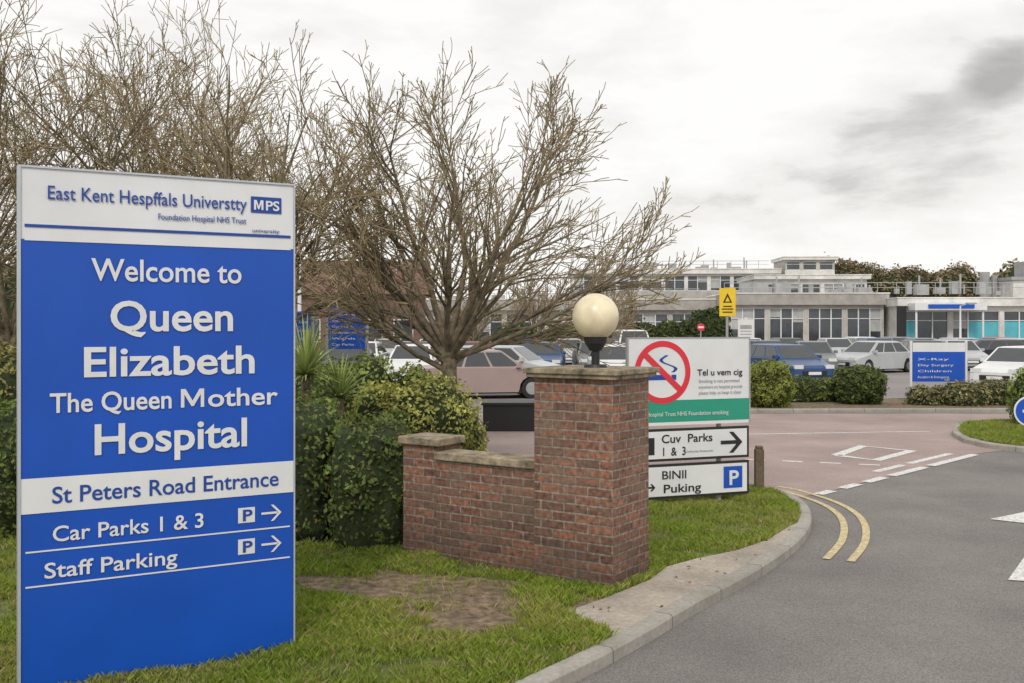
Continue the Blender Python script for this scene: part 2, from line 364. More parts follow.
hb=[]
for i in range(8):
    x=-1.55-i*.72; hb.append((x,9.98+.05*(i%2)+i*.07,.66,.52,.62,.76+.04*math.sin(i*2.1)))
hb[0]=(-1.36,9.84,.60,.42,.52,.68); hb.append((-1.10,9.58,.80,.17,.2,.36))
leafmass('ivy_hedge',hb,44000,.028,(.07,.115,.025),(.17,.225,.055),p=4.5,lump=.17,lf=3,dead=.03,corescale=.9)
leafmass('shrub',[(-1.05,12.2,.85,.62,.6,.72),(-1.5,12.4,.8,.5,.5,.68),(-.72,12.5,.65,.4,.5,.5)],13000,.03,(.25,.27,.055),(.42,.41,.12),lf=3,lump=.24)
leafmass('shrub',[(-2.1,13.8,.95,.6,.6,.84),(-2.9,14,.9,.6,.6,.72),(-1.4,14.2,.8,.5,.5,.80)],10000,.035,(.15,.21,.045),(.28,.33,.08),lf=2.5,lump=.22)
leafmass('shrub',[(-6.9,13.2,1,1.0,.7,1.0),(-5.6,13.6,.9,.8,.7,.9)],8000,.04,(.26,.25,.07),(.42,.38,.13),lf=2.5)
leafmass('shrub',[(-4.6,16.5,.9,1.0,.8,.95),(-3.2,17,.8,.8,.8,.8),(-6.5,17,1,1.2,.8,1.1)],9000,.05,(.10,.13,.03),(.2,.24,.06),lf=2)
leafmass('round_bush',[(6.6,25.9,.62,.62,.6,.62)],5000,.045,(.16,.20,.035),(.30,.34,.08),lf=3)
leafmass('round_bush',[(9.35,26.9,.55,.66,.6,.56)],5000,.045,(.06,.09,.025),(.14,.18,.045),lf=3)
leafmass('low_hedge',[(7.9,27.6,.35,.7,.4,.42),(8.6,27.7,.35,.6,.4,.4),(5.5,27,.35,.7,.5,.45),(4.2,27,.4,.8,.5,.5)],5000,.05,(.10,.13,.03),(.2,.23,.06),lf=3)
leafmass('low_shrub',[(11.0,26.6,.25,.5,.5,.32),(11.9,26.4,.28,.6,.5,.4),(12.8,26.7,.3,.6,.5,.45),(13.3,26.3,.25,.4,.4,.35)],6000,.045,(.17,.17,.07),(.35,.33,.15),lf=4,dead=.15,lump=.4)
leafmass('shrub',[(11.0,20.8,.6,.6,.55,.75),(12.0,21,.8,.7,.6,.9)],6000,.045,(.14,.2,.035),(.29,.36,.08),lf=3)
leafmass('evergreen_hedge',[(7+i*1.35,62+random.random(),1.1,1.0,.8,1.3+.35*random.random()) for i in range(5)],5000,.13,(.05,.08,.022),(.13,.17,.045),lf=1)
leafmass('evergreen_shrub',[(-3.2,52,1.0,1.6,1,1.5),(.2,55,1,1.4,1,1.3),(3,57,1,1.4,1,1.2)],4000,.13,(.06,.09,.025),(.15,.18,.06),lf=1)
leafmass('evergreen_shrub',[(10.8,55,1.2,1.3,1,1.9)],2500,.12,(.03,.05,.018),(.09,.12,.03),lf=1)
tb=[]
for i in range(15):
    tb.append((53+i*1.7,172+random.uniform(-3,3),6.8,3.6,3,5.6+.9*math.sin(i*.42+.3)+random.uniform(-.3,.4)))
leafmass('distant_trees',tb,22000,.30,(.19,.15,.08),(.30,.23,.12),lf=.4,lump=.2)
tb=[(-75+i*4.2,95+random.uniform(-4,4),3,3.6,3,4.2+random.uniform(-1,1.6)) for i in range(15)]
leafmass('distant_trees',tb,9000,.4,(.15,.14,.08),(.26,.21,.11),lf=.35,lump=.35)
tb=[(78+i*5,160+random.uniform(-4,4),5,4,3,6+random.uniform(-1,1.0)) for i in range(6)]
leafmass('distant_trees',tb,6000,.4,(.17,.15,.08),(.28,.22,.11),lf=.35,lump=.2)

def spiky(name,x,y,z,n,L):
    root=empty(name,(x,y,0)); V=[];C=[]
    for i in range(n):
        a=random.uniform(0,2*math.pi); el=random.uniform(.1,1.45); l=L*random.uniform(.7,1.1); w=.02
        p=Vector((0,0,z)); d=Vector((math.cos(a)*math.cos(el),math.sin(a)*math.cos(el),math.sin(el))); sd=Vector((-math.sin(a),math.cos(a),0))
        col=np.array([.30,.36,.12])*random.uniform(.6,1.5)
        for k in range(6):
            q=p+d*l/6; w0=w*(1-k/6*.8);w1=w*(1-(k+1)/6*.95)
            V+=[p-sd*w0,p+sd*w0,q+sd*w1,q-sd*w1]; C.append(col); p=q; d=(d+Vector((0,0,-.10))).normalized()
    fast_mesh('leaves',np.array([tuple(v) for v in V]),4,np.array(C),M['leaf'],root)
    MB().cyl((0,0,.05),(0,0,z),.06,.05).obj('stem',M['bark'],root)
spiky('cordyline_plant',-2.33,11.3,1.62,190,.68)
spiky('cordyline_plant',-2.0,11.6,1.35,110,.55)

# ------------------------------------------------------------------ bare trees
def tree(name,base,limbs,trunk_h,trunk_r,seed,levels=(9,7,4),up=.03,lmul=(.5,.48,.42),crook=.09,minr=.0062,lean=(0,0),spread=(.4,.85)):
    rg=random.Random(seed); root=empty(name,base); TV=[];TF=[];BV=[];BF=[]
    def tube(path,rad,k,VV,FF):
        n=len(VV)
        for i,(p,r) in enumerate(zip(path,rad)):
            d=(path[min(i+1,len(path)-1)]-path[max(i-1,0)]).normalized()
            u=(Vector((1,.3,.2))-d*d.dot(Vector((1,.3,.2)))).normalized(); w=d.cross(u)
            for j in range(k):
                t=2*math.pi*j/k; VV.append(p+r*(math.cos(t)*u+math.sin(t)*w))
        for i in range(len(path)-1):
            for j in range(k): FF.append([n+i*k+j,n+i*k+(j+1)%k,n+(i+1)*k+(j+1)%k,n+(i+1)*k+j])
    def grow(p,d,L,r,lv):
        seg=(10,7,5,2)[lv]; path=[p.copy()];rad=[r]; dirs=[d.copy()]
        cr=crook*(1,1.15,1.5,1.8)[lv]
        for i in range(seg):
            d=(d+Vector((rg.gauss(0,cr),rg.gauss(0,cr),rg.gauss(0,cr)+up))*(.8 if lv else 1.0)).normalized()
            p=p+d*L/seg; path.append(p.copy()); t=(i+1)/seg; rad.append(max(r*(1-.82*t),minr)); dirs.append(d.copy())
        if lv<2: tube(path,rad,6 if lv==0 else 4,TV,TF)
        else: tube(path,rad,3,BV,BF)
        if lv<3:
            n=levels[lv]; n=max(1,int(n*rg.uniform(.7,1.3)))
            for c in range(n):
                t=rg.uniform(.22 if lv==0 else .12,.99); ix=t*seg; i=min(int(ix),seg-1); q=path[i].lerp(path[i+1],ix-i); dd=dirs[i]
                s=dd.orthogonal().normalized(); s.rotate(Matrix.Rotation(rg.uniform(0,2*math.pi),3,dd))
                nd_=(dd+s*rg.uniform(*spread)).normalized()
                grow(q,nd_,L*lmul[lv]*(1.15-.5*t)*rg.uniform(.7,1.25),max(rad[i]*.6,minr*(1.25 if lv<2 else 1)),lv+1)
    path=[];rad=[];n=6
    for i in range(n+1):
        t=i/n; path.append(Vector((lean[0]*t+.02*math.sin(t*5),lean[1]*t,trunk_h*t-.05))); rad.append(trunk_r*(1.35-.45*min(1,t*3))if t<.34 else trunk_r*(.9-.1*t))
    tube(path,rad,10,TV,TF)
    top=path[-1]
    for (az,inc,L,r,zo) in limbs:
        a=math.radians(az);b=math.radians(inc)
        grow(top+Vector((0,0,zo)),Vector((math.cos(a)*math.sin(b),math.sin(a)*math.sin(b),math.cos(b))),L,r,0)
    mobj('trunk_and_limbs',TV,TF,M['bark'],root,smooth=True,uv=False)
    mobj('twigs',BV,BF,M['twig'],root,uv=False)
    return root
limbs=[(0,52,3.2,.055,-.2),(8,38,3.6,.065,-.05),(40,27,3.5,.055,0),(100,35,3.1,.05,-.1),(172,36,3.4,.065,-.1),(185,54,2.7,.045,-.3),(200,16,3.4,.06,0),
       (260,32,3.0,.05,-.05),(300,45,3.0,.05,-.15),(345,62,3.3,.045,-.1),(350,10,3.4,.06,0),(140,55,2.6,.045,-.2),(225,55,2.5,.04,-.2),(15,70,3.1,.04,-.05),(355,26,3.55,.055,0),(180,26,3.4,.05,0),(25,46,3.4,.045,-.1),(178,44,3.2,.05,-.1)]
tree('bare_tree',(-.93,15,LAWN_Z),limbs,1.75,.15,3,levels=(12,7,3))
def rl(n,L,sd,inc=(12,50),r=.05):
    g=random.Random(sd); return [(i*360/n+g.uniform(-20,20),inc[0]+(inc[1]-inc[0])*((i*.618)%1),L*g.uniform(.85,1.1),r*g.uniform(.8,1.2),g.uniform(-.4,0)) for i in range(n)]
tree('bare_tree',(-4.3,16.5,LAWN_Z),rl(15,4.1,11,(8,66)),2.0,.16,21,levels=(11,7,3),up=.0)
tree('bare_tree',(-8.0,16,LAWN_Z),rl(15,4.7,12,(8,62)),2.0,.17,22,levels=(11,7,3),up=.0)
tree('bare_tree',(-6.2,19,LAWN_Z),rl(14,5.0,13,(8,62)),2.1,.17,23,levels=(11,7,3),up=.0)
tree('bare_tree',(-11.5,19,LAWN_Z),rl(12,5.0,14,(10,62)),2.1,.17,24,levels=(10,6,2),up=.0,minr=.007)
tree('bare_tree',(1.5,58,0),rl(8,3.2,15,(15,50)),1.5,.12,25,levels=(8,6,2),minr=.014)
tree('bare_tree',(6.5,60,0),rl(8,2.8,16,(15,50)),1.3,.12,26,levels=(8,6,2),minr=.014)
tree('bare_tree',(-2.0,50,0),rl(8,2.6,17,(15,60)),1.3,.12,27,levels=(8,6,2),minr=.014)

# ------------------------------------------------------------------ big sign
K=.96
sg=empty('hospital_entrance_sign',(-2.94*K,5.98*K,.088),math.atan2(.82,1.44))
W=1.657*K
def sz(z): return 2.2+(z-2.2)*K-.088
def sx(u): return u*W
yF=-.045
MB().box(0,W,-.04,.04,0,sz(2.712)).obj('blue_panel',M['blue'],sg)
MB().box(0,W,-.04,.04,sz(2.712)+.0005,sz(3.14)).obj('white_header',M['white'],sg)
fr=MB(); fr.box(-.016,-.0005,-.05,.05,0,sz(3.14)+.012); fr.box(W+.0005,W+.010,-.05,.05,0,sz(3.14)+.012); fr.box(0,W,-.05,.05,sz(3.14)+.0005,sz(3.14)+.012)
fr.obj('frame',M['frame'],sg)
l=MB()
def bar(mb,u0,u1,z0,z1,y=yF): mb.quad((sx(u0),y,sz(z0)),(sx(u1),y,sz(z0)),(sx(u1),y,sz(z1)),(sx(u0),y,sz(z1)))
bar(l,.012,.988,2.785,2.803); l.obj('header_line',M['blue2'],sg)
l=MB(); bar(l,.012,.988,2.705,2.728); l.obj('header_strip',M['white'],sg)
l=MB(); bar(l,.0,1.0,1.072,1.283); l.obj('white_band',M['white'],sg)
l=MB(); bar(l,.015,.985,.838,.848); bar(l,.015,.985,.63,.64); l.obj('divider_line',M['white'],sg)
l=MB(); bar(l,.826,.95,2.945,3.052); l.obj('logo_box',M['blue2'],sg)
def T(s,u0,u1,z,cap,m='white',bold=.015): text(s,sx(u0),sz(z),(u1-u0)*W,cap*K,sg,M[m],yF-.003,bold)
T('East Kent Hespffals Universtty',.084,.805,2.958,.085,'blue2',.004)
T('Foundation Hospital NHS Trust',.47,.805,2.868,.040,'blue2',0)
letter_M(sx(.838),sz(2.965),.038*W,.064*K,.013,sg,M['white'],yF-.003)
T('PS',.883,.938,2.965,.064,'white',.02)
T('university',.83,.94,2.815,.025,'blue2',0)
T('Welcome to',.236,.79,2.475,.14,bold=.012)
T('Queen',.296,.75,2.165,.19,bold=.018)
T('Elizabeth',.199,.83,1.885,.185,bold=.018)
T('The Queen',.094,.52,1.672,.12,bold=.014)
letter_M(sx(.555),sz(1.672),.088*W,.118*K,.021,sg,M['white'],yF-.003)
T('other',.655,.932,1.672,.12,bold=.014)
T('Hospital',.236,.80,1.405,.19,bold=.018)
T('St Peters Road Entrance',.10,.935,1.125,.103,'blue2',.01)
T('Car Parks 1 & 3',.101,.637,.895,.095,bold=.01)
T('Staff Parking',.074,.539,.678,.095,bold=.01)
for zc in(.945,.738):
    l=MB(); bar(l,.775,.842,zc-.05,zc+.05); l.obj('parking_symbol',M['white'],sg)
    T('P',.79,.828,zc-.036,.075,'blue2',.02)
    arrow(sg,sx(.868),sz(zc),.13,.014,M['white'],yF-.002,.4)

# ------------------------------------------------------------------ brick pillar, wall, lamp
RZ=math.atan2(-.57,.82)
pl=empty('brick_gate_pillar',(.80,7.92,0),RZ)
MB().box(-.75,0,0,.62,.0,1.765).obj('pillar',M['brick'],pl,.006)
MB().box(-.80,.05,-.05,.67,1.765,1.80).box(-.82,.07,-.07,.69,1.8,1.845).obj('cap',M['cap'],pl,.008)
bw=empty('brick_wall',(.80,7.92,0),RZ)
MB().box(-1.86,-.752,.07,.31,0,.985).obj('wall',M['brick'],bw,.006)
MB().box(-1.86,-.753,.035,.345,.985,1.055).obj('coping',M['cap'],bw,.010)
MB().box(-2.28,-1.862,.10,.44,0,1.10).obj('end_pier',M['brick'],bw,.006)
MB().box(-2.31,-1.83,.06,.47,1.10,1.17).obj('pier_cap',M['cap'],bw,.010)
lp=empty('globe_lamp',(.70,8.38,1.845))
MB().cyl((0,0,0),(0,0,.025),.10,.09,24).cyl((0,0,.025),(0,0,.14),.035,.035,16).cyl((0,0,.14),(0,0,.20),.05,.085,24).cyl((0,0,.20),(0,0,.255),.09,.10,24).obj('lamp_base',M['black'],lp)
bm=bmesh.new(); bmesh.ops.create_uvsphere(bm,u_segments=40,v_segments=24,radius=.195)
me=bpy.data.meshes.new('globe'); bm.to_mesh(me); bm.free(); me.materials.append(M['globe'])
for p in me.polygons: p.use_smooth=True
o=link(bpy.data.objects.new('globe',me),lp); o.location=(0,0,.425)

# ------------------------------------------------------------------ information sign
ms=empty('no_smoking_information_sign',(1.346,11.6,0),math.atan2(.55,1.52)); MW=1.617
MB().box(0,MW,-.02,.02,1.315,2.04).obj('white_panel',M['white'],ms)
MB().box(0,MW,-.021,.02,1.06,1.312).obj('green_panel',M['green'],ms)
MB().box(0,MW,-.019,.02,1.02,1.057).obj('white_strip',M['white'],ms)
MB().box(0,MW,-.02,.02,.60,.98).box(0,MW,-.02,.02,.16,.565).obj('black_panel',M['black'],ms)
MB().box(.03,MW-.03,-.024,-.0205,.63,.95).box(.03,MW-.03,-.024,-.0205,.19,.535).obj('white_inlay',M['white'],ms)
fr=MB()
for a,b in((1.315,2.04),(1.02,1.312)):
    fr.box(MW+.001,MW+.02,-.025,.025,a,b); fr.box(-.02,-.001,-.025,.025,a,b)
fr.box(-.02,MW+.02,-.025,.025,2.041,2.055); fr.obj('frame',M['grey'],ms)
MB().cyl((.22,.05,.05),(.22,.05,2.0),.03).cyl((MW-.38,.05,.05),(MW-.38,.05,2.0),.03).obj('posts',M['grey'],ms)
cx,cz=.44,1.645; ym=-.024
mb=MB(); n=48
for i in range(n):
    a=2*math.pi*i/n;b=2*math.pi*(i+1)/n
    mb.quad((cx+.30*math.cos(a),ym,cz+.30*math.sin(a)),(cx+.37*math.cos(a),ym,cz+.37*math.sin(a)),(cx+.37*math.cos(b),ym,cz+.37*math.sin(b)),(cx+.30*math.cos(b),ym,cz+.30*math.sin(b)))
c=math.cos(math.radians(-42));s=math.sin(math.radians(-42))
def R(x,z,yy): return (cx+x*c-z*s,yy,cz+x*s+z*c)
mb.quad(R(-.32,-.035,ym-.003),R(.32,-.035,ym-.003),R(.32,.035,ym-.003),R(-.32,.035,ym-.003)); mb.obj('prohibition_ring',M['red'],ms)
mb=MB(); mb.quad((cx-.22,ym,cz-.09),(cx+.1,ym,cz-.09),(cx+.1,ym,cz-.03),(cx-.22,ym,cz-.03))
mb.quad((cx+.115,ym,cz-.09),(cx+.18,ym,cz-.09),(cx+.18,ym,cz-.03),(cx+.115,ym,cz-.03))
prev=None
for i in range(14):
    t=i/13; x=cx+.13+.07*math.sin(t*7)-.12*t; z=cz+.0+.2*t
    if prev: mb.quad((prev[0]-.022,ym,prev[1]),(prev[0]+.022,ym,prev[1]),(x+.022,ym,z),(x-.022,ym,z))
    prev=(x,z)
mb.obj('cigarette_symbol',M['blue2'],ms)
yt=-.028
def T2(s,x,z,w,cap,m='black',bold=.01): text(s,x,z,w,cap,ms,M[m],yt,bold)
T2('Tel u vem cig',.90,1.60,.62,.075,'black',.010)
T2('Smoking is not permitted',.92,1.515,.56,.04,'grey',0); T2('anywhere on hospital grounds',.92,1.445,.6,.04,'grey',0); T2('please help us keep it clean',.92,1.375,.58,.04,'grey',0)
T2('Hospital Trust NHS Foundation smoking',.22,1.13,1.1,.05,'white',.0)
T2('Cuv  Parks',.42,.815,.68,.10,'black',.012); T2('1  &  3',.42,.665,.30,.10,'black',.012); T2('Deliveries Restaurant',.75,.69,.36,.028,'grey',0)
T2('BlNll',.42,.39,.32,.10,'black',.008); T2('Puking',.44,.23,.50,.10,'black',.012)
arrow(ms,1.22,.79,.30,.045,M['black'],yt,.42)
MB().quad((.24,yt,.68),(.33,yt,.68),(.33,yt,.88),(.24,yt,.88)).obj('symbol',M['black'],ms)
arrow(ms,.2,.30,.14,.02,M['black'],yt,.3)
MB().quad((1.26,yt,.24),(1.52,yt,.24),(1.52,yt,.50),(1.26,yt,.50)).obj('parking_symbol',M['blue'],ms)
text('P',1.325,.28,.13,.175,ms,M['white'],yt-.003,.02)

MB().box(-.055,.055,-.05,.05,0,.62).box(-.045,.045,-.04,.04,.6201,.66).obj('wooden_bollard',M['wood'],bevel=.01).location=(3.15,12.75,.0)
pb=empty('planter_box',(0.02,21,0),.0)
MB().box(-.62,.55,-.4,.4,.0,.55).box(-.66,.59,-.44,.44,.5505,.60).obj('planter',M['black'],pb)

# ------------------------------------------------------------------ small signs
def panel_sign(name,x,y,rz,w,z0,z1,board,posts=True,header=0,ptop=None,lines=4,frame=None,pm='grey'):
    r=empty(name,(x,y,0),rz)
    MB().box(-w/2,w/2,-.02,.02,z0,z1-header).obj('board',M[board],r)
    if header: MB().box(-w/2,w/2,-.022,.02,z1-header+.001,z1).obj('header',M['white'],r)
    if posts: MB().cyl((-w/2-.04,.0,0),(-w/2-.04,.0,ptop or z1+.05),.035).cyl((w/2+.04,.0,0),(w/2+.04,0,ptop or z1+.05),.035).obj('posts',M[pm],r)
    h=(z1-header-z0)/(lines+1)
    words=['Entrance','Outpatients','Accident & Emergency','Children','Day Surgery','X-Ray','Car Parks','Wards']
    for i in range(lines):
        text(words[(i+int(x*3))%8],-w/2*.82,z0+h*(i+.6),w*.6+.04*w*(i%3),h*.38,r,M['white'],-.026,.0)
    return r
panel_sign('direction_sign',-3.63,22,-.02,.80,1.67,2.72,'blue',lines=7)
panel_sign('direction_sign',-4.58,22,.3,.30,1.75,2.5,'blue',lines=3)
panel_sign('hospital_direction_sign',11.6,27.2,.0,1.42,.66,1.72,'blue',header=.25,lines=4,pm='white')
def pole_sign(name,x,y,w,z0,z1,board,ptop,pz='grey'):
    r=empty(name,(x,y,0)); MB().cyl((0,.04,0),(0,.04,ptop),.035).obj('pole',M[pz],r)
    MB().box(-w/2,w/2,-.01,.002,z0,z1).obj('board',M[board],r); return r
p=pole_sign('warning_sign',5.6,26,.42,2.43,3.16,'yellow',3.1)
MB().box(-.13,.13,-.016,-.0101,2.52,2.55).box(-.15,.15,-.016,-.0101,2.6,2.63).box(-.11,.11,-.016,-.0101,2.67,2.7).obj('text_bar',M['black'],p)
m2=MB(); m2.quad((-.12,-.016,2.78),(.12,-.016,2.78),(0,-.016,3.03)); m2.obj('symbol',M['black'],p)
m2=MB(); m2.quad((-.06,-.018,2.81),(.06,-.018,2.81),(0,-.018,2.94)); m2.obj('symbol_inner',M['yellow'],p)
p=pole_sign('parking_notice',6.15,26.3,.42,1.85,2.35,'white',2.4,'white')
MB().box(-.15,.15,-.016,-.0101,1.95,1.97).box(-.15,.15,-.016,-.0101,2.03,2.05).box(-.15,.15,-.016,-.0101,2.1,2.2).obj('text_bar',M['grey'],p)
def round_sign(name,x,y,z,r,m,rz=0):
    e=empty(name,(x,y,0),rz); MB().cyl((0,.04,0),(0,.04,z+r),.03).obj('pole',M['grey'],e)
    MB().cyl((0,-.012,z),(0,.005,z),r,k=32).obj('disc',M[m],e); return e
p=round_sign('no_entry_sign',8.5,45,2.1,.17,'red'); MB().box(-.12,.12,-.02,-.0125,2.06,2.14).obj('bar',M['white'],p)
p=round_sign('keep_left_sign',9.02,17.4,.70,.24,'blue',-.2)
MB().cyl((0,-.004,.70),(0,.0045,.70),.27,k=32).obj('rim',M['white'],p)
arrow(p,-.13,.70,.26,.05,M['white'],-.016,.4)
def column(name,x,y,h,m='frame',r=.06):
    e=empty(name,(x,y,0)); MB().cyl((0,0,0),(0,0,1.2),r*1.5,r*1.4).cyl((0,0,1.2),(0,0,h),r,r*.6).obj('column',M[m],e)
    MB().cyl((0,0,h),(.5,0,h+.15),r*.5,r*.5).box(.35,.9,-.12,.12,h+.12,h+.2).obj('lantern',M['grey'],e)
e=empty('flag_pole',(-8.5,40,0)); MB().cyl((0,0,0),(0,0,8.2),.09,.05).obj('pole',M['white'],e)
bm=bmesh.new(); bmesh.ops.create_uvsphere(bm,u_segments=12,v_segments=8,radius=.1); me=bpy.data.meshes.new('finial'); bm.to_mesh(me); bm.free(); me.materials.append(M['white']); o=link(bpy.data.objects.new('finial',me),e); o.location=(0,0,8.25)
column('street_lamp',26,58,3.3,'white',.07); column('street_lamp',3.2,66,5.2,'grey',.06); column('street_lamp',-7.4,64,6.0,'grey',.06)

# ------------------------------------------------------------------ cars
paints={}
def paint(c):
    if c not in paints: paints[c]=mat('car_paint',c,.28,.06,2,spec=.6)
    return paints[c]
def car(x,y,rz,color,L=4.2,H=1.46,Wd=1.76,kind='hatch',name='parked_car',z=0):
    r=empty(name,(x,y,z),rz); pm=paint(color); w=Wd/2; h=L/2; bh=H*.64; zb=.2
    fx=h-.78; rx=-h+.74; wr=.31; ar=.38
    prof=[(h-.04,.22),(h,.36),(h-.01,.62),(h-.12,.72)]
    if kind=='van': prof+=[(h-.5,bh*.95),(h-.75,bh+.02)]
    else: prof+=[(h-.55,bh*.88),(h-1.05,bh)]
    prof+=[(0,bh+.02),(-h+.5,bh+.03)]
    prof+=[(-h+.12,bh+.0),(-h+.02,bh*.8),(-h,.45),(-h+.06,.24)]
    def arch(cx0):
        return [(cx0+ar*math.cos(t),.30+ar*math.sin(t)) for t in [math.pi-i*math.pi/8*1.0 for i in range(9)]]
    bottom=[(rx-ar-.03,zb)]+arch(rx)+[(rx+ar+.03,zb),(fx-ar-.03,zb)]+arch(fx)+[(fx+ar+.02,zb)]
    P=prof+bottom
    ys=[-w,-w+.05,-w+.2,w-.2,w-.05,w]; ins=[.93,.985,1,1,.985,.93]
    v=[];f=[];n=len(P)
    for yy,s in zip(ys,ins):
        for px,pz in P:
            zc=.5; v.append((px*(s if abs(px)>h-.9 else 1), yy, (pz-zc)*(s if pz>.5 else 1)+zc))
    for k in range(len(ys)-1):
        for i in range(n):
            j=(i+1)%n; f.append([k*n+i,(k+1)*n+i,(k+1)*n+j,k*n+j])
    pts=[Vector((a,b,0)) for a,b in P]; tri=tessellate_polygon([pts])
    for t in tri: f.append(list(t)); f.append([(len(ys)-1)*n+q for q in t][::-1])
    mobj('body',v,f,pm,r,uv=False)
    MB().box(-h+.1,h-.1,-w+.06,w-.06,.16,.33).box(rx-ar,rx+ar,-w+.24,w-.24,.2,.66).box(fx-ar,fx+ar,-w+.24,w-.24,.2,.66).obj('underbody',M['tyre'],r)
    zb2=bh-.02; zt=H-.03; wt=w-.24; wb=w-.05
    xf=(h-.95) if kind!='van' else h-.72; xft=xf-(.72 if kind!='van' else .42)
    if kind=='saloon': xb=-h+.55; xbt=-h+1.15
    elif kind=='hatch': xb=-h+.10; xbt=-h+.55
    else: xb=-h+.04; xbt=-h+.22
    G=[Vector(p) for p in((xb,-wb,zb2),(xf,-wb,zb2),(xf,wb,zb2),(xb,wb,zb2),(xbt,-wt,zt),(xft,-wt,zt),(xft,wt,zt),(xbt,wt,zt))]
    gv=[tuple(p) for p in G]
    gf=[(0,1,5,4),(1,2,6,5),(2,3,7,6),(3,0,4,7)]
    gv+=[(xbt+.12,-wt+.14,H),(xft-.2,-wt+.14,H),(xft-.2,wt-.14,H),(xbt+.12,wt-.14,H)]
    gf+=[(4,5,9,8),(5,6,10,9),(6,7,11,10),(7,4,8,11),(8,9,10,11)]
    mobj('cabin',gv,[list(q) for q in gf],pm,r,uv=False)
    gl=MB()
    def pane(a,b,c,d,u0,u1,v0,v1):
        nn=(b-a).cross(d-a).normalized()*.008
        def q(u,v): return tuple((a.lerp(b,u)).lerp(d.lerp(c,u),v)+nn)
        gl.quad(q(u0,v0),q(u1,v0),q(u1,v1),q(u0,v1))
    pane(G[1],G[2],G[6],G[5],.05,.95,.08,.95); pane(G[3],G[0],G[4],G[7],.08,.92,.15,.92)
    for (a,b,c,d) in((G[0],G[1],G[5],G[4]),(G[2],G[3],G[7],G[6])):
        for u0,u1 in((.07,.30),(.33,.62),(.65,.95)) if L>4 else ((.08,.45),(.5,.94)): 
            pane(a,b,c,d,u0,u1,.1,.9)
    gl.obj('windows',M['cglass'],r)
    ty=MB();hu=MB()
    for wx in(fx,rx):
        for sgn in(-1,1):
            ty.cyl((wx,sgn*(w-.20),.31),(wx,sgn*(w-.005),.31),wr,k=20); hu.cyl((wx,sgn*(w-.1),.31),(wx,sgn*(w+.004),.31),.19,k=14)
    ty.obj('tyres',M['tyre'],r); hu.obj('hubs',M['hub'],r)
    lw=MB();lr=MB()
    for sgn in(-1,1):
        ya,yb=sorted((sgn*(w-.42),sgn*(w-.07)))
        lw.box(h-.28,h-.0,ya,yb,.6,.74); lr.box(-h-.004,-h+.2,*sorted((sgn*(w-.28),sgn*(w-.07))),.62,.88)
    lw.obj('headlamps',M['lampw'],r); lr.obj('tail_lamps',M['lampr'],r)
    MB().box(h-.03,h+.012,-.5,.5,.34,.52).box(-h-.008,-h+.1,-.3,.3,.1,.2).obj('grille',M['black'],r)
    MB().box(h-.01,h+.022,-.26,.26,.38,.49).obj('front_plate',M['white'],r); MB().box(-h-.02,-h+.03,-.26,.26,.5,.61).obj('rear_plate',M['yellow'],r)
    MB().box(xf-.32,xf-.18,-w-.12,-w+.04,bh+.0,bh+.13).box(xf-.32,xf-.18,w-.04,w+.12,bh,bh+.13).obj('mirrors',pm,r)
    return r
SIL=(.45,.47,.48);DK=(.03,.035,.045);BL=(.02,.06,.18);WH=(.72,.73,.74);RD=(.30,.04,.04);GR=(.16,.17,.18);PK=(.36,.27,.255);LB=(.10,.15,.22)
rd=math.radians
car(10.5,38.5,rd(-75),BL); car(13.8,46,rd(-100),GR,kind='saloon'); car(16.8,46.5,rd(-150),SIL,L=4.3,kind='saloon')
car(12.2,48,rd(-85),DK); car(10.6,52,rd(-92),SIL,kind='hatch'); car(8.8,42.5,rd(-95),SIL)
car(19.8,48,rd(-95),DK,kind='hatch'); car(17.6,34.6,rd(-140),WH,L=4.0); car(24.6,52,rd(170),DK); car(27.8,56,rd(175),SIL); car(29.5,60,rd(-95),RD)
car(21.8,62,rd(-90),WH); car(24,62,rd(-90),GR); car(22.2,50,rd(-93),SIL); car(24.8,46,rd(-100),GR,kind='saloon')
for i,c_ in enumerate((WH,DK,SIL,BL,GR,SIL)): car(13.4+i*2.5,57+.4*(i%2),rd(-90+random.uniform(-4,4)),c_,kind='hatch' if i%2 else 'saloon')
car(-.9,30.5,rd(10),PK,L=4.3,kind='saloon'); car(-.2,36,rd(-20),SIL,kind='hatch'); car(3.8,37,rd(-90),WH); car(6.4,38,rd(-88),DK)
car(1.4,44,rd(-95),BL); car(3.7,45,rd(-90),GR); car(6.2,52,rd(-90),WH,L=4.7,H=1.95,kind='van',name='parked_van')
cs=[DK,SIL,WH,GR,BL,SIL,RD,DK,WH]
for i in range(9):
    car(-9.2+i*2.45,54+.3*(i%3),rd(-90+random.uniform(-4,4)),cs[i],kind='hatch' if i%2 else 'saloon')
for i in range(7):
    car(-6.6+i*2.5,44.5+.3*(i%3) if i<3 else 68,rd(-90+random.uniform(-4,4)),cs[-i-1],kind='hatch' if i%2 else 'saloon')
for i,c_ in enumerate((DK,WH,SIL,GR)): car(-6.2+i*2.5,37.5+.3*(i%2),rd(-90+random.uniform(-5,5)),c_,kind='hatch' if i%2 else 'saloon') if i<2 else None

